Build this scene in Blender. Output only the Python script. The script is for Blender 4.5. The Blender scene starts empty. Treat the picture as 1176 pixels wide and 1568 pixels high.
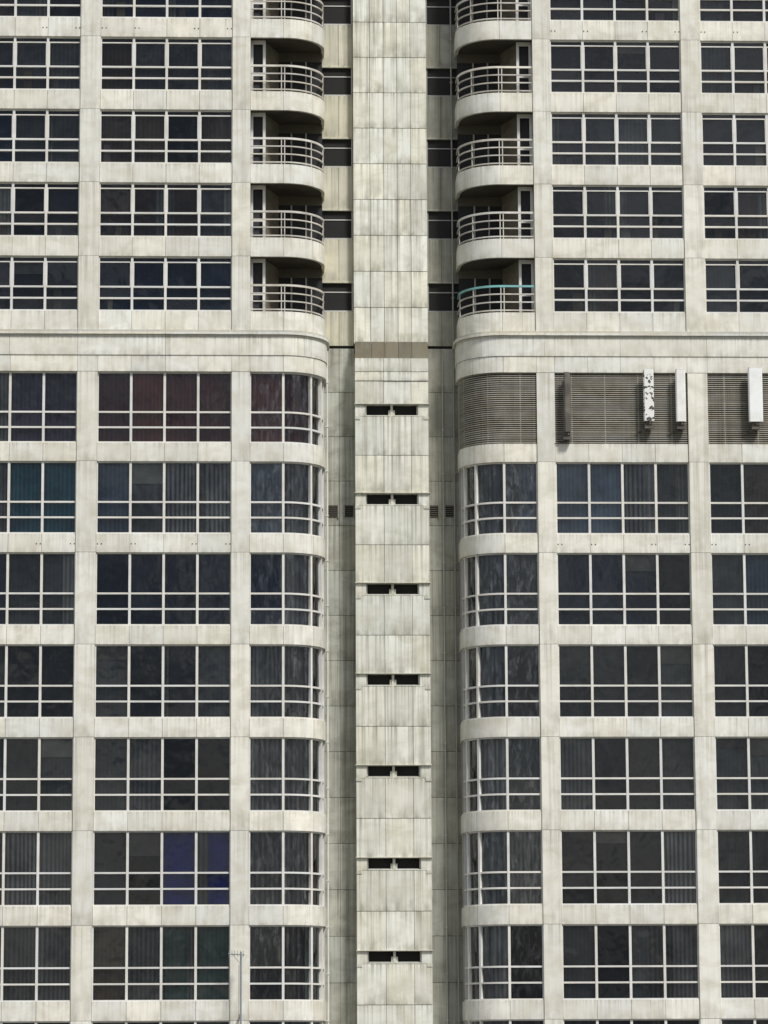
import bpy, math, random
from mathutils import Vector, Quaternion
R = random.Random(11)
XC = 0.37
ARC_R = 1.56; FLAT = 1.22; ARC_L = ARC_R*math.pi/2; S_END = FLAT+ARC_L+0.84

# ------------------------------------------------------------------ materials
def nodes(name):
    m = bpy.data.materials.new(name); m.use_nodes = True
    nt = m.node_tree; nt.nodes.clear()
    out = nt.nodes.new('ShaderNodeOutputMaterial')
    return m, nt, out
def N(nt, typ, **kw):
    n = nt.nodes.new(typ)
    for k, v in kw.items(): setattr(n, k, v)
    return n
def mixc(nt, fac, a, b, mode='MIX'):
    n = nt.nodes.new('ShaderNodeMix'); n.data_type = 'RGBA'; n.blend_type = mode
    for sock, val in ((n.inputs[0], fac), (n.inputs[6], a), (n.inputs[7], b)):
        if hasattr(val, 'is_linked') or hasattr(val, 'links'): nt.links.new(val, sock)
        elif isinstance(val, (int, float)): sock.default_value = val
        else: sock.default_value = (*val, 1)
    return n.outputs[2]
def math_(nt, op, a, b=0.0, clamp=False):
    n = nt.nodes.new('ShaderNodeMath'); n.operation = op; n.use_clamp = clamp
    for s, v in ((n.inputs[0], a), (n.inputs[1], b)):
        if isinstance(v, (int, float)): s.default_value = v
        else: nt.links.new(v, s)
    return n.outputs[0]
def noise(nt, vec_scale, scale, detail=4, rough=0.6, dist=0.0, rot=(0, 0, 0), coord='Object'):
    tc = N(nt, 'ShaderNodeTexCoord'); mp = N(nt, 'ShaderNodeMapping')
    mp.inputs['Scale'].default_value = vec_scale; mp.inputs['Rotation'].default_value = rot
    nt.links.new(tc.outputs[coord], mp.inputs['Vector'])
    n = N(nt, 'ShaderNodeTexNoise'); n.inputs['Scale'].default_value = scale
    n.inputs['Detail'].default_value = detail; n.inputs['Roughness'].default_value = rough
    n.inputs['Distortion'].default_value = dist
    nt.links.new(mp.outputs[0], n.inputs['Vector'])
    return n.outputs['Fac']
def ramp(nt, val, p0, p1):
    n = N(nt, 'ShaderNodeMapRange'); n.inputs['From Min'].default_value = p0; n.inputs['From Max'].default_value = p1
    nt.links.new(val, n.inputs['Value']); return n.outputs[0]

def wall_mat(name, base, stain, s_amt=0.5, streak=0.4, dirt=0.6, rough=0.55, spec=.35, cheap=False):
    m, nt, out = nodes(name)
    at = N(nt, 'ShaderNodeVertexColor', layer_name='Col')
    c = mixc(nt, 1.0, base, at.outputs['Color'], 'MULTIPLY')
    cl = ramp(nt, noise(nt, (1, 1, 1.5), 1.1, 4, 0.6, 0.5), 0.42, 0.68)
    c = mixc(nt, math_(nt, 'MULTIPLY', cl, s_amt), c, stain)
    b = N(nt, 'ShaderNodeBsdfPrincipled'); b.inputs['Roughness'].default_value = rough
    b.inputs['Specular IOR Level'].default_value = spec
    if not cheap:
        # long rain streaks, stronger in some zones than in others
        st = ramp(nt, noise(nt, (10, 10, 0.18), 1.0, 3, 0.62), 0.45, 0.74)
        zone = ramp(nt, noise(nt, (1, 1, .5), .45, 2), .33, .6)
        c = mixc(nt, math_(nt, 'MULTIPLY', math_(nt, 'MULTIPLY', st, zone), streak), c, tuple(x*0.55 for x in stain))
        al = math_(nt, 'POWER', at.outputs['Alpha'], 2.5)
        dn = ramp(nt, noise(nt, (3, 3, 1), 1.4, 3, 0.55), 0.36, 0.70)
        c = mixc(nt, math_(nt, 'MULTIPLY', math_(nt, 'MULTIPLY', al, dn), dirt), c, tuple(x*0.5 for x in stain))
        at2 = math_(nt, 'POWER', math_(nt, 'SUBTRACT', 1.0, at.outputs['Alpha']), 4.0)
        c = mixc(nt, math_(nt, 'MULTIPLY', math_(nt, 'MULTIPLY', at2, st), dirt), c, tuple(x*0.42 for x in stain))
    nt.links.new(c, b.inputs['Base Color'])
    nt.links.new(b.outputs[0], out.inputs[0]); return m

M_WALL = wall_mat('painted_wall_panels', (0.86, 0.85, 0.775), (0.57, 0.54, 0.43), 0.55, 0.36, 0.5, .42, .45)
M_SHAFT = wall_mat('shaft_panels', (0.82, 0.82, 0.73), (0.53, 0.515, 0.40), 0.55, 0.8, 0.8)
M_CONC = wall_mat('concrete_and_shaded_panels', (0.44, 0.445, 0.385), (0.25, 0.245, 0.20), 0.6, 0.8, 0.6, 0.8)
M_FRAME = wall_mat('window_frames', (0.78, 0.775, 0.745), (0.46, 0.43, 0.36), 0.35, 0, 0, 0.4, .35, True)
M_RAIL = wall_mat('railing_paint', (0.62, 0.60, 0.55), (0.30, 0.26, 0.21), 0.65, 0, 0, 0.5, .35, True)
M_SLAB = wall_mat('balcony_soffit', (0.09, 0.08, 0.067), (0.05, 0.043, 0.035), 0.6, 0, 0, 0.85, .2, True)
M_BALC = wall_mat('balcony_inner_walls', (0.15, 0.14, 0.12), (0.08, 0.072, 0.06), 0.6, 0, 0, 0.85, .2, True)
M_LOUV = wall_mat('louver_metal', (0.37, 0.355, 0.31), (0.20, 0.17, 0.12), 0.6, 0.5, 0.0, 0.55)
M_DARK = wall_mat('dark_void', (0.03, 0.03, 0.03), (0.02, 0.02, 0.018), 0.3, 0, 0, 0.9, .2, True)
M_PAINT = wall_mat('equipment_paint', (1, 1, 1), (0.42, 0.38, 0.32), 0.3, 0, 0, 0.45, .35, True)

def curtain_mat():
    m, nt, out = nodes('curtains_and_interiors')
    at = N(nt, 'ShaderNodeVertexColor', layer_name='Col')
    tc = N(nt, 'ShaderNodeTexCoord'); mp = N(nt, 'ShaderNodeMapping')
    nt.links.new(tc.outputs['Object'], mp.inputs['Vector']); mp.inputs['Scale'].default_value = (1, 0.6, 0.05)
    w = N(nt, 'ShaderNodeTexWave'); w.bands_direction = 'X'
    w.inputs['Scale'].default_value = 2.0; w.inputs['Distortion'].default_value = 4
    w.inputs['Detail'].default_value = 2; w.inputs['Detail Scale'].default_value = 0.8
    nt.links.new(mp.outputs[0], w.inputs['Vector'])
    f = math_(nt, 'MULTIPLY', w.outputs['Fac'], at.outputs['Alpha'])
    c = mixc(nt, f, at.outputs['Color'], mixc(nt, 1.0, at.outputs['Color'], (0.15, 0.15, 0.16), 'MULTIPLY'))
    cl = ramp(nt, noise(nt, (1, 1, 1.2), 0.9, 3), 0.35, 0.65)
    c = mixc(nt, math_(nt, 'MULTIPLY', cl, 0.6), c, mixc(nt, 1.0, c, (0.3, 0.3, 0.3), 'MULTIPLY'))
    b = N(nt, 'ShaderNodeBsdfDiffuse')
    nt.links.new(c, b.inputs['Color']); nt.links.new(b.outputs[0], out.inputs[0]); return m
M_CURT = curtain_mat()

def glass_mat(name, mul, bump, vs, add):
    m, nt, out = nodes(name)
    nz = noise(nt, vs, 1.4, 2, 0.5)
    bp = N(nt, 'ShaderNodeBump'); bp.inputs['Strength'].default_value = bump; bp.inputs['Distance'].default_value = 0.04
    nt.links.new(nz, bp.inputs['Height'])
    fr = N(nt, 'ShaderNodeFresnel'); fr.inputs['IOR'].default_value = 1.52
    g = N(nt, 'ShaderNodeBsdfGlossy'); g.inputs['Roughness'].default_value = 0.02
    g.inputs['Color'].default_value = (0.93, 0.96, 1.0, 1)
    nt.links.new(bp.outputs[0], g.inputs['Normal'])
    t = N(nt, 'ShaderNodeBsdfTransparent'); t.inputs['Color'].default_value = (0.73, 0.755, 0.775, 1)
    mx = N(nt, 'ShaderNodeMixShader')
    f = math_(nt, 'MULTIPLY', fr.outputs[0], mul)
    if add: f = math_(nt, 'ADD', f, math_(nt, 'MULTIPLY', ramp(nt, noise(nt, (4, 4, 1.2), 1.5, 4, .7, .6), .48, .78), add))  # noise raises reflectance, painting streaky reflections into the glass
    nt.links.new(math_(nt, 'MINIMUM', f, 1.0), mx.inputs[0])
    nt.links.new(t.outputs[0], mx.inputs[1]); nt.links.new(g.outputs[0], mx.inputs[2])
    nt.links.new(mx.outputs[0], out.inputs[0]); return m
M_GLASS = glass_mat('window_glass', 1.15, .25, (1.2, 1.2, .8), 0)
M_GLASSC = glass_mat('curved_glass', 1.1, .15, (2, 2, .6), .14)

# ------------------------------------------------------------------ mesh builder
class MB:
    def __init__(s): s.v = []; s.f = []; s.c = []; s.t = []
    def add(s, vs, fs, col, ts):
        o = len(s.v); s.v += vs; s.t += ts
        for f in fs: s.f.append([i+o for i in f]); s.c.append(col)
    def box(s, x0, x1, y0, y1, z0, z1, col=(1, 1, 1)):
        vs = [(x, y, z) for z in (z0, z1) for y in (y0, y1) for x in (x0, x1)]
        fs = [(0, 2, 3, 1), (4, 5, 7, 6), (0, 1, 5, 4), (2, 6, 7, 3), (0, 4, 6, 2), (1, 3, 7, 5)]
        s.add(vs, fs, col, [1]*4+[0]*4)
    def tube(s, p, q, r, col=(1, 1, 1), n=10):
        p = Vector(p); q = Vector(q); d = (q-p).normalized()
        a = d.orthogonal().normalized(); b = d.cross(a)
        vs = []
        for e in (p, q):
            for i in range(n):
                w = 2*math.pi*i/n; vs.append(tuple(e+a*math.cos(w)*r+b*math.sin(w)*r))
        fs = [(i, (i+1) % n, n+(i+1) % n, n+i) for i in range(n)]+[tuple(range(n-1, -1, -1)), tuple(range(n, 2*n))]
        s.add(vs, fs, col, [0]*(2*n))
    def prism(s, poly, z0, z1, col=(1, 1, 1)):
        n = len(poly)
        vs = [(x, y, z0) for x, y in poly]+[(x, y, z1) for x, y in poly]
        fs = [(i, (i+1) % n, n+(i+1) % n, n+i) for i in range(n)]+[tuple(range(n-1, -1, -1)), tuple(range(n, 2*n))]
        s.add(vs, fs, col, [1]*n+[0]*n)
    def sweep(s, side, s0, s1, z0, z1, out, inn, col=(1, 1, 1)):
        P = path(s0, s1); vs = []; ts = []
        for (a, y, na, ny) in P:
            for off, z in ((out, z0), (out, z1), (-inn, z1), (-inn, z0)):
                vs.append((XC+side*(a+na*off), y+ny*off, z)); ts.append(1 if z == z0 else 0)
        fs = []
        for i in range(len(P)-1):
            o = i*4
            for k in range(4): fs.append((o+k, o+(k+1) % 4, o+4+(k+1) % 4, o+4+k))
        e = (len(P)-1)*4
        fs += [(0, 3, 2, 1), (e, e+1, e+2, e+3)]
        s.add(vs, fs, col, ts)
    def sheet(s, side, s0, s1, z0, z1, off, col=(1, 1, 1), alpha=None, tilt=0):
        P = path(s0, s1); vs = []
        for (a, y, na, ny) in P:
            for z, o in ((z0, off), (z1, off+tilt)): vs.append((XC+side*(a+na*o), y+ny*o, z))
        fs = [(2*i, 2*i+2, 2*i+3, 2*i+1) if side < 0 else (2*i, 2*i+1, 2*i+3, 2*i+2) for i in range(len(P)-1)]
        s.add(vs, fs, col, [0 if alpha is None else alpha]*len(vs))
    def obj(s, name, mat, parent=None, smooth=False, recalc=True):
        me = bpy.data.meshes.new(name); me.from_pydata(s.v, [], s.f); me.validate()
        ca = me.color_attributes.new('Col', 'FLOAT_COLOR', 'CORNER')
        d = []
        for p in me.polygons:
            c = s.c[p.index]
            for li in p.loop_indices: d += [c[0], c[1], c[2], s.t[me.loops[li].vertex_index]]
        ca.data.foreach_set('color', d)
        if recalc:
            import bmesh
            bm = bmesh.new(); bm.from_mesh(me); bmesh.ops.recalc_face_normals(bm, faces=bm.faces); bm.to_mesh(me); bm.free()
        if smooth: me.polygons.foreach_set('use_smooth', [True]*len(me.polygons))
        me.materials.append(mat)
        o = bpy.data.objects.new(name, me); bpy.context.scene.collection.objects.link(o)
        if parent: o.parent = parent
        return o

def pt(s):
    if s <= FLAT: return (5.26-s, 0.0, 0.0, -1.0)
    if s <= FLAT+ARC_L:
        p = (s-FLAT)/ARC_R
        return (4.04-ARC_R*math.sin(p), ARC_R-ARC_R*math.cos(p), -math.sin(p), -math.cos(p))
    return (2.48, ARC_R+(s-FLAT-ARC_L), -1.0, 0.0)
def path(s0, s1):
    ss = [s0]
    a = max(s0, FLAT); b = min(s1, FLAT+ARC_L)
    if b > a:
        n = max(1, int(math.ceil((b-a)/0.10)))
        ss += [a+(b-a)*i/n for i in range(n+1)]
    ss.append(s1)
    o = []
    for x in ss:
        if not o or x-o[-1] > 1e-5: o.append(x)
    return [pt(x) for x in o]
def jit(lo=0.9, hi=1.04, warm=0.02):
    k = R.uniform(lo, hi); w = R.uniform(-warm, warm)
    return (k*(1+w), k, k*(1-w*1.8))

wall = MB(); frame = MB(); rail = MB(); teal = MB(); glass = MB(); glassc = MB(); curt = MB(); slab = MB(); balc = MB(); louv = MB(); dark = MB(); shaft = MB(); conc = MB(); body = MB(); pipe = MB()

UP = [30.0+2.8*k for k in range(0, 7)]
LO = [25.09-3.365*k for k in range(0, 8)]
UH = 0.36; LH = 0.34
ZTOP = UP[-1]+0.36
BAYS = [[-5.57+1.225*i for i in range(5)], [-11.21+1.225*i for i in range(5)]]
CORN = [0, 1.22, 1.22+1.18, 1.22+1.92, FLAT+ARC_L]
PIL = [(-0.67, 0.0), (-6.31, -5.57), (-11.94, -11.21)]

def srgb(r, g, b):
    f = lambda c: ((c/255+0.055)/1.055)**2.4 if c > 10 else c/3300
    return (f(r), f(g), f(b))
T = {}
def setp(side, bay, row, *cols): T[(side, bay, row)] = cols
red = (srgb(172, 96, 86), .5); red2 = (srgb(142, 84, 78), .5); mauve = (srgb(134, 128, 150), .3)
tl = (srgb(88, 152, 174), .5); bl = (srgb(150, 170, 192), .3); st = (srgb(235, 236, 238), 1.0)
nv = (srgb(56, 74, 102), .1); gy = (srgb(126, 130, 133), .15); gd = (srgb(86, 87, 91), .05); gc = (srgb(170, 170, 170), .65)
navy = (srgb(16, 54, 165), .2); gr = (srgb(144, 172, 162), .2); bk = (srgb(42, 42, 44), 0); br = (srgb(132, 116, 102), .2)
# pane order: outermost pane first (row 0 is the storey under the cornice)
setp(-1, 1, 0, gy, gd, mauve, mauve); setp(-1, 0, 0, red2, red, red2, red2); setp(-1, 2, 0, red, red2, red2, red2)
setp(-1, 1, 1, tl, tl, tl, tl); setp(-1, 0, 1, bl, gy, st, st); setp(-1, 2, 1, bl, gc, gy, gy)
setp(-1, 1, 2, nv, nv, gy, gy); setp(-1, 0, 2, nv, nv, nv, nv); setp(-1, 2, 2, nv, gc, gy, gd)
setp(-1, 1, 3, gd, gy, gd, gd); setp(-1, 0, 3, gy, gd, gd, gy); setp(-1, 2, 3, gc, gc, gy, gy)
setp(-1, 1, 4, gd, gy, gd, gy); setp(-1, 0, 4, gy, gc, bk, bk); setp(-1, 2, 4, gc, gc, gy, gy)
setp(-1, 1, 5, gc, gd, st, gc); setp(-1, 0, 5, gd, bk, navy, navy); setp(-1, 2, 5, gc, gc, gy, gy)
setp(-1, 1, 6, tl, gr, gc, gc); setp(-1, 0, 6, br, gc, gr, gr); setp(-1, 2, 6, gd, gd, gr, gd)
setp(1, 2, 1, bl, gy, gd, gd); setp(1, 0, 1, gy, st, bl, bl); setp(1, 1, 1, gd, gd, br, gy)
setp(1, 2, 2, gd, gy, gy, nv); setp(1, 0, 2, bk, nv, nv, nv); setp(1, 1, 2, st, gy, bl, gy)
setp(1, 2, 3, gd, gy, gc, gd); setp(1, 0, 3, gy, gd, gd, gy); setp(1, 1, 3, gd, gd, bk, gd)
setp(1, 2, 4, gy, gc, gy, gd); setp(1, 0, 4, gy, gd, gd, gc); setp(1, 1, 4, gd, gd, gy, gy)
setp(1, 2, 5, gc, gy, gy, gd); setp(1, 0, 5, st, gd, bk, gd); setp(1, 1, 5, gy, gy, gd, gy)
setp(1, 2, 6, bk, gc, gd, gd); setp(1, 0, 6, gc, gy, gd, gy); setp(1, 1, 6, gd, gy, gd, gc)
upool = [gd, gd, bk, bk, bk, gy, br, (srgb(108, 112, 116), .1), (srgb(146, 150, 148), .3), nv, (srgb(110, 92, 82), .1), gd]

def window(side, bay, brk, z0, z1, lower, row):
    H = z1-z0
    tr = ([H-1.5, H-2.07] if lower else [H-1.15, H-1.58])
    n = len(brk)-1
    s0, s1 = brk[0], brk[-1]
    ctx = T.get((side, bay, row)) if lower else None
    mood = R.choice(upool)
    gl = glassc if bay == 2 else glass
    for i in range(n):
        a, b = brk[i], brk[i+1]
        if ctx: col, pl = ctx[i]
        else: col, pl = mood if R.random() < 0.55 else R.choice(upool)
        k = R.uniform(0.7, 1.35); col = tuple(c*k for c in col)
        curt.sheet(side, a, b, z0-0.1, z1+0.1, -0.42, col, pl)  # where no curtain hangs, room darkness is painted as a flat dark sheet
        if pl >= 0.6 and R.random() < 0.3:
            curt.sheet(side, a, a+(b-a)*R.uniform(.15, .4), z0, z1, -0.34, tuple(min(.8, c*1.5) for c in col), 0.6)
        elif R.random() < 0.16:
            w = R.uniform(.15, .5)*(b-a); o = R.choice([0, b-a-w])
            g = R.uniform(.15, .6); curt.sheet(side, a+o, a+o+w, z0, z1, -0.34, (g, g, g*.95), 0.6)
        elif R.random() < 0.14:
            g = R.uniform(.15, .5); curt.sheet(side, a+.05, b-.05, z1-R.uniform(.3, .9), z1, -0.33, (g, g*.98, g*.9), 0.0)
        if not lower and R.random() < .3:
            g = R.uniform(.1, .5); w = R.uniform(.15, .4); o = R.uniform(.05, b-a-w-.05)
            curt.sheet(side, a+o, a+o+w, z0, z0+R.uniform(.4, 1.1), -.32, (g, g*R.uniform(.7, 1), g*R.uniform(.5, 1)), 0)
        levels = [0]+sorted(tr)+[H]
        for q in range(3):
            gl.sheet(side, a, b, z0+levels[q], z0+levels[q+1], -0.17+R.uniform(-.01, .01), tilt=R.uniform(-.02, .02)*(1 if q == 2 else .4))
    frame.sweep(side, s0, s1, z1-0.05, z1, -0.09, 0.24, jit(.9, 1))
    frame.sweep(side, s0, s1, z0, z0+0.055, -0.03, 0.24, jit(.9, 1))
    for t in tr: frame.sweep(side, s0, s1, z0+t-0.032, z0+t+0.032, -0.07, 0.22, jit(.85, 1))
    if not lower: frame.sweep(side, s0, s1, z1-0.235, z1-0.195, -0.09, 0.22, jit(.9, 1))
    for i in range(n+1):
        w = 0.045 if 0 < i < n else 0.03
        m = brk[i]
        a, b = (m-w, m+w) if 0 < i < n else ((m, m+w*1.3) if i == 0 else (m-w*1.3, m))
        frame.sweep(side, a, b, z0+0.001, z1-0.001, -0.055, 0.23, jit(.88, 1))
        if not lower and 0 < i < n: frame.sweep(side, a-.03, b+.03, z0+tr[0], z1-.235, -0.064, 0.225, jit(.92, 1))

def spandrel(side, brk, zc, h, out=0.0, end=None, lo=.87):
    g = 0.006
    for i in range(len(brk)-1):
        wall.sweep(side, brk[i]+g, brk[i+1]-g, zc-h, zc+h, out+R.uniform(-.004, .004), 0.2, jit(lo, 1.05, .02))
    dark.sweep(side, brk[0], brk[-1], zc-h+.01, zc+h-.01, -0.15, 0.75)

def louvers(side, s0, s1, z0, z1):
    dark.sweep(side, s0, s1, z0, z1, -0.2, 0.5)
    z = z0+0.04
    while z < z1-0.03:
        louv.sweep(side, s0, s1, z, z+0.038, -0.02+R.uniform(-.004, .004), 0.12, jit(.8, 1.15, .03)); z += 0.078
    s = s0+0.6
    while s < s1-.3:
        louv.sweep(side, s-.02, s+.02, z0, z1, -.035, .16); s += 1.225

for side in (-1, 1):
    lv = sorted([z-UH for z in UP]+[z-LH for z in LO]+[28.08, 29.38])
    lv = [0]+[z for z in lv if z > 0.4]+[ZTOP]
    for (p0, p1) in PIL:
        for i in range(len(lv)-1):
            wall.sweep(side, p0+.004, p1-.004, lv[i]+.006, lv[i+1]-.006, 0.05+R.uniform(-.004, .004), 0.3, jit(.88, 1.02, .012))
        dark.sweep(side, p0+.02, p1-.02, 0, ZTOP-.02, 0.03, 0.7)
    cw = [0, 1.22, FLAT+ARC_L*0.5, FLAT+ARC_L, S_END]
    for zc, h in [(z, UH) for z in UP]+[(z, LH) for z in LO]:
        for b in BAYS: spandrel(side, b, zc, h)
        if h == UH and zc > 30.5:
            g = .005
            for i in range(4): wall.sweep(side, cw[i]+g, cw[i+1]-g, zc-h, zc+h, 0.0, 0.12, jit(.9, 1.02))
        else: spandrel(side, cw, zc, h)
    for r in range(8):
        zt = (28.09 if r == 0 else LO[r-1]-LH)
        zb = LO[r]+LH
        if r == 0 and side == 1:
            for b in BAYS: louvers(side, b[0], b[-1], zb, zt)
            louvers(side, 0, FLAT+ARC_L, zb, zt)
        else:
            for bi, b in enumerate(BAYS): window(side, bi, b, zb, zt, True, r)
            window(side, 2, CORN, zb, zt, True, r)
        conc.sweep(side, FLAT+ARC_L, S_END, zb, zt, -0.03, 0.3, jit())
    wall.sweep(side, -11.94, S_END, 0, LO[7]-LH, -0.06, 0.4)
    edges = [-11.9, -8.8, -6.31, -3.1, -0.3, 2.0, FLAT+ARC_L, S_END]
    edges2 = sorted(set([-11.9, -10, -8.76, -6.31, -5.57, -4.35, -3.1, -1.9, -0.67, 0.0, 1.22, 2.4, FLAT+ARC_L, S_END]))
    for e, z0, z1, o in ((edges2, 28.09, 28.69, 0.002), (edges, 28.70, 29.39, 0.03)):
        for i in range(len(e)-1): wall.sweep(side, e[i]+.005, e[i+1]-.005, z0, z1, o+.052, 0.2, jit(.9, 1.03))
    dark.sweep(side, -11.9, S_END, 28.1, 29.6, -0.1, 0.75)
    for z0, z1, o, q in ((29.39, 29.46, .10, .8), (29.465, 29.555, .17, 1), (29.57, 29.636, .12, .7)):
        for i in range(len(edges)-1): wall.sweep(side, edges[i]+.003, edges[i+1]-.003, z0, z1, o, 0.2, tuple(q*c for c in jit(.8, 1.0, .04)))
    for k in range(len(UP)-1):
        zb = UP[k]+UH; zt = UP[k+1]-UH
        for bi, b in enumerate(BAYS): window(side, bi, b, zb, zt, False, k)
        for zc in ([UP[0], UP[1]] if k == 0 else [UP[k+1]]):
            P = path(0, S_END); poly = [(XC+side*(a-na*.1), y-ny*.1) for a, y, na, ny in P]
            poly = [(XC+side*5.26, 0.1)]+poly[1:]+[(XC+side*2.58, 2.6), (XC+side*5.26, 2.6)]
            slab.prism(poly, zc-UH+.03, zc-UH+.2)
        zf = UP[k]-UH+.2
        m = teal if (side == 1 and k == 0) else rail
        for hh, th in ((0.09, .045), (0.40, .045), (.70, .045), (1.0, .075)):
            (m if hh > .9 else rail).sweep(side, 0.0, S_END-.3, zb+hh-th/2, zb+hh+th/2, -0.02, 0.075, tuple(c*(1.2 if hh > .9 else 1.05) for c in jit(.8, 1.1)))
        for s_ in (0.03, 1.15, 1.27, 2.4, 3.4):
            rail.sweep(side, s_-.018, s_+.018, zb, zb+.96, -0.03, .065, (1., 1., 1.))
        X = lambda a: XC+side*a
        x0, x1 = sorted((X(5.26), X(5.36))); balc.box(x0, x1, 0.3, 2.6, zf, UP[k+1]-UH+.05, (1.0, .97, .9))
        def quad(mb, a0, y0, a1, y1, z0, z1, th, col=(1, 1, 1)):
            d = Vector((a1-a0, y1-y0)).normalized(); n = Vector((-d.y, d.x))*th
            mb.prism([(X(a0), y0), (X(a1), y1), (X(a1+n.x), y1+n.y), (X(a0+n.x), y0+n.y)], z0, z1, col)
        zc_ = UP[k+1]-UH+.03
        YD = .55
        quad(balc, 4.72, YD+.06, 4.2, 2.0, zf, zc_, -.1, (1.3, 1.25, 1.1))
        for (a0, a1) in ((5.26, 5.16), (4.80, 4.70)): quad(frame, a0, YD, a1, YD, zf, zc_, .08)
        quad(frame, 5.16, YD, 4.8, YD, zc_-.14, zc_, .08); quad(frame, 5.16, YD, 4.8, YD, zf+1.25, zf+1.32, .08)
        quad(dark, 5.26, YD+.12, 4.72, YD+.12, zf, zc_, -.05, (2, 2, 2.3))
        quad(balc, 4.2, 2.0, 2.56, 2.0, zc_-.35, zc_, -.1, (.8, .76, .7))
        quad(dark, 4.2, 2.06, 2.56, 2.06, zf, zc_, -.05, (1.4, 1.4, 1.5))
        for a in (3.75, 3.2): quad(frame, a, 2.0, a-.06, 2.0, zf, zc_-.35, -.05, (.5, .48, .45))
        if R.random() < .6:
            a = R.uniform(3.2, 4.2); x = X(a)
            h = R.uniform(.5, 1.0); balc.box(x-.22, x+.22, 1.2, 1.6, zf, zf+h, R.choice([(1.9, 1.9, 1.9), (.8, 1.2, 1.5), (1.5, 1.0, .8)]))
    x0, x1 = sorted((XC+side*2.7, XC+side*17.15)); body.box(x0, x1, 2.65, 16, 0, ZTOP-.1)
    x0, x1 = sorted((XC+side*17.1, XC+side*17.2)); body.box(x0, x1, .3, 16.1, 0, ZTOP)

# ------------------------------------------------------------------ central shaft
YS = 1.6; YU = 2.05; YR = 2.4
body.box(XC-2.75, XC+2.75, 2.62, 15.9, 0, ZTOP+1.2)
dark.box(XC-2.6, XC+2.6, YR+.06, 2.62, 0, ZTOP+1)
cols = [-1.39, -.76, -.24, .27, .78, 1.39]
dark.box(XC-1.37, XC+1.37, YU+.04, YR+.05, 29.3, ZTOP+1)
jz = [29.30, 29.62]+[29.62+1.39*k for k in range(1, 14)]
for i in range(1, len(jz)-1):
    for j in range(5):
        shaft.box(XC+cols[j]+.008, XC+cols[j+1]-.008, YU+R.uniform(-.006, .006), YR+.05, jz[i]+.011, jz[i+1]-.011, tuple(1.10*c for c in jit(.85, 1.06)))
slots = [26.99-3.36*k for k in range(0, 8)]
dark.box(XC-1.3, XC+1.3, YS+.34, YR+.05, 0, 28.9)
c3 = [-1.36, -.30, .72, 1.36]
def row(z0, z1, y=YS, c=(.86, 1.06), cc=None, tone=(1, 1, 1)):
    cc = cc or c3
    for j in range(len(cc)-1):
        t = jit(*c)
        shaft.box(XC+cc[j]+(.007 if j else 0), XC+cc[j+1]-(.007 if j < len(cc)-2 else 0), y+R.uniform(-.006, .006), YR+.04, z0+.010, z1-.010, tuple(a*b for a, b in zip(t, tone)))
# stained recessed band where the upper shaft meets the lower one
for j in range(5):
    conc.box(XC+cols[j]*.98+.006, XC+cols[j+1]*.98-.006, YS+.12, YR+.04, 28.98, 29.62, tuple(a*b for a, b in zip((.55, .47, .38), jit(.8, 1.1))))
row(28.45, 28.97, YS-.03); row(28.1, 28.45, YS-.03)
prev = 28.1
for k, zs in enumerate(slots):
    top = zs+.23; bot = zs-.23
    if k == 0: row(top, prev)
    else:
        mid = (prev+top)/2-.02; row(mid, prev); row(top, mid)
    for a, b in ((-1.36, -.98), (-.045, .045), (.98, 1.36)):
        shaft.box(XC+a, XC+b, YS+.03 if a != -.045 else YS+.12, YR+.04, bot+.004, top-.004, jit(.9, 1.02))
    shaft.box(XC-.12, XC+.12, YS+.16, YR+.04, bot+.004, bot+.26, jit(.8, .9))
    for a, b in ((-.98, -.045), (.045, .98)):
        shaft.box(XC+a, XC+b, YS+.02, YR+.04, bot+.006, bot+.045, jit(.85, .95))
        frame.box(XC+(a if a < 0 else b-.05), XC+(a+.05 if a < 0 else b), YS+.2, YS+.3, bot+.045, top-.01, (.9, .9, .9))
        frame.box(XC+a, XC+b, YS+.2, YS+.3, bot+.045, bot+.085, (.55, .55, .55))
    shaft.box(XC-1.39, XC+1.39, YS-.05, YR, top-.001, top+.03, jit(.8, .9))
    for sx in (-1, 1):
        xx = XC+sx*1.27; shaft.box(xx-.1, xx+.1, YS-.02, YR, bot-.12, bot+.0, jit(.7, .8))
    prev = bot
row(0, prev)
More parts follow.
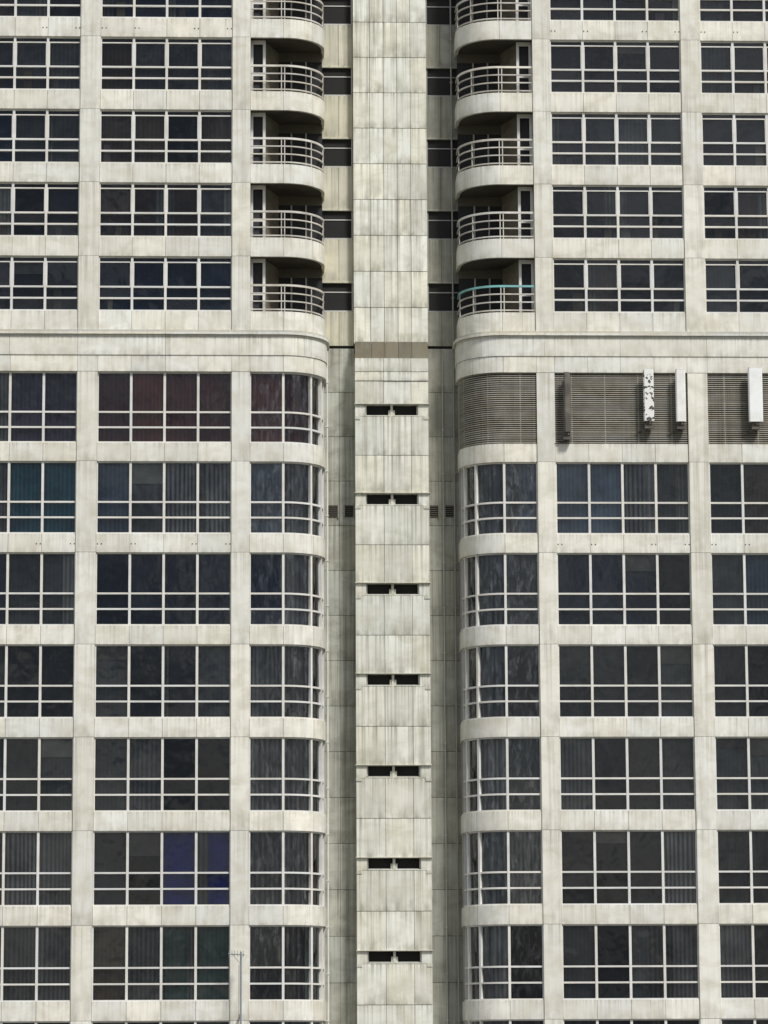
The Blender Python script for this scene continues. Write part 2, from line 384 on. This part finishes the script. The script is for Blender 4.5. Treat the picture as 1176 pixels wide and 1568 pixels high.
for side in (-1, 1):
    def bx(mb, a0, a1, y0, y1, z0, z1, col=(1, 1, 1)):
        x0, x1 = sorted((XC+side*a0, XC+side*a1)); mb.box(x0, x1, y0, y1, z0, z1, col)
    lvls = [0.0]
    while lvls[-1] < 29.0: lvls.append(min(29.6, (0.9 if len(lvls) == 1 else lvls[-1]+1.683)))
    for i in range(len(lvls)-1):
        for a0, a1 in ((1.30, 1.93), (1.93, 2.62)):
            bx(conc, a0+.006, a1-.006, YR, YR+.2, lvls[i]+.008, lvls[i+1]-.008, tuple(c*(1.2 if side < 0 else .95) for c in jit(.85, 1.1)))  # lit left strip, shaded right strip: the difference is put into the tone
    for zc in UP:
        z0, z1 = zc+.92, zc+2.02
        pb = zc-.78+.05
        tgt = shaft if side < 0 else conc  # right strip's shade is painted in with the darker material
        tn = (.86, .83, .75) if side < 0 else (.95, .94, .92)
        for a0, a1 in ((1.39, 1.93), (1.93, 2.62)):
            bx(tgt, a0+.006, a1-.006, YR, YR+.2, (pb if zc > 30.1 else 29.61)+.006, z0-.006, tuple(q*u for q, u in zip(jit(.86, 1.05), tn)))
        bx(curt, 1.39, 2.6, YR+.14, YR+.15, z0, z1, srgb(76, 86, 96))
        x0, x1 = sorted((XC+side*1.39, XC+side*2.62))
        glass.add([(x0, YR+.11, z0), (x1, YR+.11, z0), (x1, YR+.11, z1), (x0, YR+.11, z1)], [(0, 1, 2, 3)], (1, 1, 1), [0]*4)
        fc = (.75, .75, .75) if side < 0 else (.4, .4, .4)  # right frames painted darker to carry the strip's shade
        bx(frame, 1.40, 2.6, YR+.04, YR+.12, z1-.36, z1-.32, fc)
        bx(frame, 1.40, 2.6, YR+.01, YR+.14, z0, z0+.05, fc); bx(frame, 1.40, 1.45, YR+.015, YR+.14, z0+.05, z1, fc)
        bx(tgt, 1.39, 2.6, YR-.05, YR+.14, z1, z1+.07, tn)
    for a0, a1 in ((1.42, 1.74), (2.0, 2.36)):
        bx(dark, a0, a1, YR-.02, YR+.1, 23.10, 23.54)
        z = 23.12
        while z < 23.5: bx(louv, a0, a1, YR-.04, YR+.02, z, z+.018, (.4, .4, .4)); z += .075
        bx(louv, a0-.04, a0, YR-.06, YR+.02, 23.06, 23.58); bx(louv, a1, a1+.03, YR-.06, YR+.02, 23.06, 23.58)
def vpipe(x, y, z0, z1, r, col):
    pipe.tube((x, y, z0), (x, y, z1), r, col)
    z = z0+1.2
    while z < z1: pipe.box(x-r-.02, x+r+.02, y-r-.01, y+.1, z, z+.04, col); z += 1.68
vpipe(XC-2.40, 1.9, 0, 29.3, .04, (.7, .7, .66)); vpipe(XC+1.93, YR-.04, 0, 29.3, .022, (.5, .5, .45)); vpipe(XC+2.35, YR-.06, 0, 46, .03, (.35, .35, .32))
for zc in (LO[1], UP[4]):
    for side in (-1, 1):
        for b in BAYS:
            for i in (0, 1, 3, 4):
                x = XC+side*(5.26-b[i]-(.12 if i < 2 else -.12))
                for dx in (-.07, .07): dark.tube((x+dx, .002, zc-.03), (x+dx, -.012, zc-.03), .022)
for side in (-1, 1): wall.sweep(side, -11.94, S_END, ZTOP, ZTOP+.9, 0.08, .3)
shaft.box(XC-1.4, XC+1.4, YU-.02, 2.6, ZTOP, ZTOP+1.3)

B = bpy.data.objects.new('apartment_building', None); bpy.context.scene.collection.objects.link(B)
wall.obj('wall_panels', M_WALL, B); frame.obj('window_frames', M_FRAME, B); rail.obj('balcony_railings', M_RAIL, B)
glass.obj('window_panes', M_GLASS, B, smooth=True, recalc=False); glassc.obj('curved_window_panes', M_GLASSC, B, smooth=True, recalc=False)
curt.obj('curtains_and_dark_rooms', M_CURT, B, recalc=False); balc.obj('balcony_walls', M_BALC, B)
slab.obj('balcony_slabs', M_SLAB, B); louv.obj('louvers', M_LOUV, B); dark.obj('wall_backing', M_DARK, B)
shaft.obj('stair_shaft', M_SHAFT, B); conc.obj('recess_walls', M_CONC, B); body.obj('building_core', M_CONC, B)
pipe.obj('rainwater_pipes', M_PAINT, B)
M_TEAL = wall_mat('teal_paint', (0.16, 0.40, 0.42), (0.2, 0.25, 0.22), .4, 0, 0, .5, .35, True)
teal.obj('painted_balcony_rail', M_TEAL, B)

# ------------------------------------------------------------------ cell antennas
def group(name):
    e = bpy.data.objects.new(name, None); bpy.context.scene.collection.objects.link(e); return e
def mottled():
    m, nt, out = nodes('peeling_white')
    c = mixc(nt, ramp(nt, noise(nt, (1, 1, 1), 5, 3, .6), .55, .58), (.82, .82, .80), (.06, .06, .055))
    b = N(nt, 'ShaderNodeBsdfPrincipled'); b.inputs['Roughness'].default_value = .5
    nt.links.new(c, b.inputs['Base Color']); nt.links.new(b.outputs[0], out.inputs[0]); return m
M_MOT = mottled()
def cell_antenna(x, w, z0, z1, col, mat=M_PAINT, d=.16):
    e = group('cell_antenna')
    r = MB(); h = w/2; ch = .04; y = -.42
    poly = [(x-h+ch, y), (x+h-ch, y), (x+h, y+ch), (x+h, y+d), (x-h, y+d), (x-h, y+ch)]
    r.prism(poly, z0, z1, col); r.prism([(px*.96+x*.04, py*.96+(y+.08)*.04) for px, py in poly], z1, z1+.03, tuple(c*.8 for c in col))
    r.obj('radome', mat, e)
    k = MB(); g = (.16, .15, .14)
    k.tube((x, -.16, z0-.25), (x, -.16, z1+.02), .035, g)
    for z in (z0+.15, z1-.2):
        k.box(x-.07, x+.07, y+d, .0, z, z+.06, g)
    for i in range(3):
        xx = x-.08+.08*i
        k.tube((xx, y+.08, z0-.0), (xx, y+.08, z0-.09), .022, (.08, .08, .08))
        k.tube((xx, y+.08, z0-.09), (x+.02*i, -.1, z0-.28), .018, (.05, .05, .05))
        k.tube((x+.02*i, -.1, z0-.28), (x-.35-.05*i, -.05, z0-.38), .018, (.05, .05, .05))
    k.box(x-.15, x+.15, -.3, -.05, z0-.26, z0-.1, (.10, .09, .08))
    k.obj('mount_and_cables', M_PAINT, e); return e
cell_antenna(9.72, .38, 26.22, 28.12, (.8, .8, .78), M_MOT)
cell_antenna(10.90, .36, 26.2, 28.12, (.9, .9, .88))
cell_antenna(13.66, .52, 26.2, 28.2, (.9, .92, .92))
cell_antenna(6.72, .22, 25.8, 28.0, (.10, .09, .08))

# ------------------------------------------------------------------ tv antenna on a mast
e = group('tv_antenna'); k = MB(); xa = -5.17; ya = -.7; g = (.26, .30, .33)
k.tube((xa, ya, 0), (xa, ya, 6.95), .036, g)
k.tube((xa-.45, ya, 6.88), (xa+.12, ya, 6.84), .02, g)
for i in range(6):
    xx = xa-.42+.1*i; k.tube((xx, ya-.26+.02*i, 6.87), (xx, ya+.26-.02*i, 6.87), .01, g); k.tube((xx, ya, 6.76), (xx, ya, 6.99), .01, g)
k.tube((xa, ya, 6.5), (xa-.3, ya, 6.86), .01, g)
k.tube((xa-.07, ya, 6.5), (xa-.07, ya+.02, 0), .01, (.1, .1, .1))
for z in (1.5, 3.0, 4.75): k.box(xa-.03, xa+.03, ya, -.05, z, z+.05, g)
k.obj('mast_and_elements', M_PAINT, e)

# ------------------------------------------------------------------ ground and street
def simple(name, c0, c1, sc, rough=.9):
    m, nt, out = nodes(name)
    c = mixc(nt, ramp(nt, noise(nt, (1, 1, 1), sc, 6), .35, .65), c0, c1)
    b = N(nt, 'ShaderNodeBsdfPrincipled'); b.inputs['Roughness'].default_value = rough
    nt.links.new(c, b.inputs['Base Color']); nt.links.new(b.outputs[0], out.inputs[0]); return m
g = MB(); g.add([(-3000, -3000, 0), (3000, -3000, 0), (3000, 3000, 0), (-3000, 3000, 0)], [(0, 1, 2, 3)], (1, 1, 1), [0]*4)
g.obj('ground', simple('ground_mat', (.10, .11, .07), (.15, .14, .11), .4))
g = MB(); g.box(-60, 60, -6, -.5, -.1, .13); g.obj('pavement', simple('paving', (.22, .21, .2), (.3, .29, .27), 2))
g = MB(); g.add([(-300, -18, .004), (300, -18, .004), (300, -6, .004), (-300, -6, .004)], [(0, 1, 2, 3)], (1, 1, 1), [0]*4)
g.obj('road', simple('asphalt', (.045, .045, .047), (.06, .06, .06), 3))

# ------------------------------------------------------------------ light
az = math.radians(34); el = math.radians(52)
to = Vector((math.sin(az)*math.cos(el), -math.cos(az)*math.cos(el), math.sin(el)))
sd = bpy.data.lights.new('sun', 'SUN'); sd.energy = 3.5; sd.angle = math.radians(11); sd.color = (1, .97, .925)
so = bpy.data.objects.new('sun', sd); so.rotation_mode = 'QUATERNION'; so.rotation_quaternion = to.to_track_quat('Z', 'Y')
bpy.context.scene.collection.objects.link(so)
w = bpy.data.worlds.new('World'); bpy.context.scene.world = w; w.use_nodes = True
nt = w.node_tree; nt.nodes.clear()
o = nt.nodes.new('ShaderNodeOutputWorld'); bg = nt.nodes.new('ShaderNodeBackground')
sk = nt.nodes.new('ShaderNodeTexSky'); sk.sky_type = 'NISHITA'; sk.sun_disc = False
sk.sun_elevation = el; sk.sun_rotation = math.atan2(to.x, to.y); sk.air_density = 1.2; sk.dust_density = 3
cl = ramp(nt, noise(nt, (1, 1, 2.2), 5, 5, .6, coord='Generated'), .40, .60)
c = mixc(nt, .6, sk.outputs[0], (6.5, 6.55, 6.7))
c = mixc(nt, cl, mixc(nt, 1.0, c, (.46, .50, .58), 'MULTIPLY'), mixc(nt, 1.0, c, (1.35, 1.33, 1.3), 'MULTIPLY'))
nt.links.new(c, bg.inputs[0]); bg.inputs[1].default_value = .09
nt.links.new(bg.outputs[0], o.inputs[0])

# ------------------------------------------------------------------ camera
th = math.radians(9.8); al = math.radians(2.2); L = 124.45
d = Vector((math.sin(al)*math.cos(th), math.cos(al)*math.cos(th), math.sin(th)))
cam = bpy.data.cameras.new('camera'); co = bpy.data.objects.new('camera', cam); bpy.context.scene.collection.objects.link(co)
co.location = Vector((0, 0, 22.88))-d*L
co.rotation_mode = 'QUATERNION'
co.rotation_quaternion = d.to_track_quat('-Z', 'Y') @ Quaternion((0, 0, 1), math.radians(-.28))
cam.sensor_fit = 'VERTICAL'; cam.sensor_height = 36; cam.lens = 120; cam.clip_end = 8000; cam.clip_start = .5
bpy.context.scene.camera = co
s = bpy.context.scene
s.view_settings.view_transform = 'Standard'; s.view_settings.look = 'None'; s.view_settings.exposure = 0
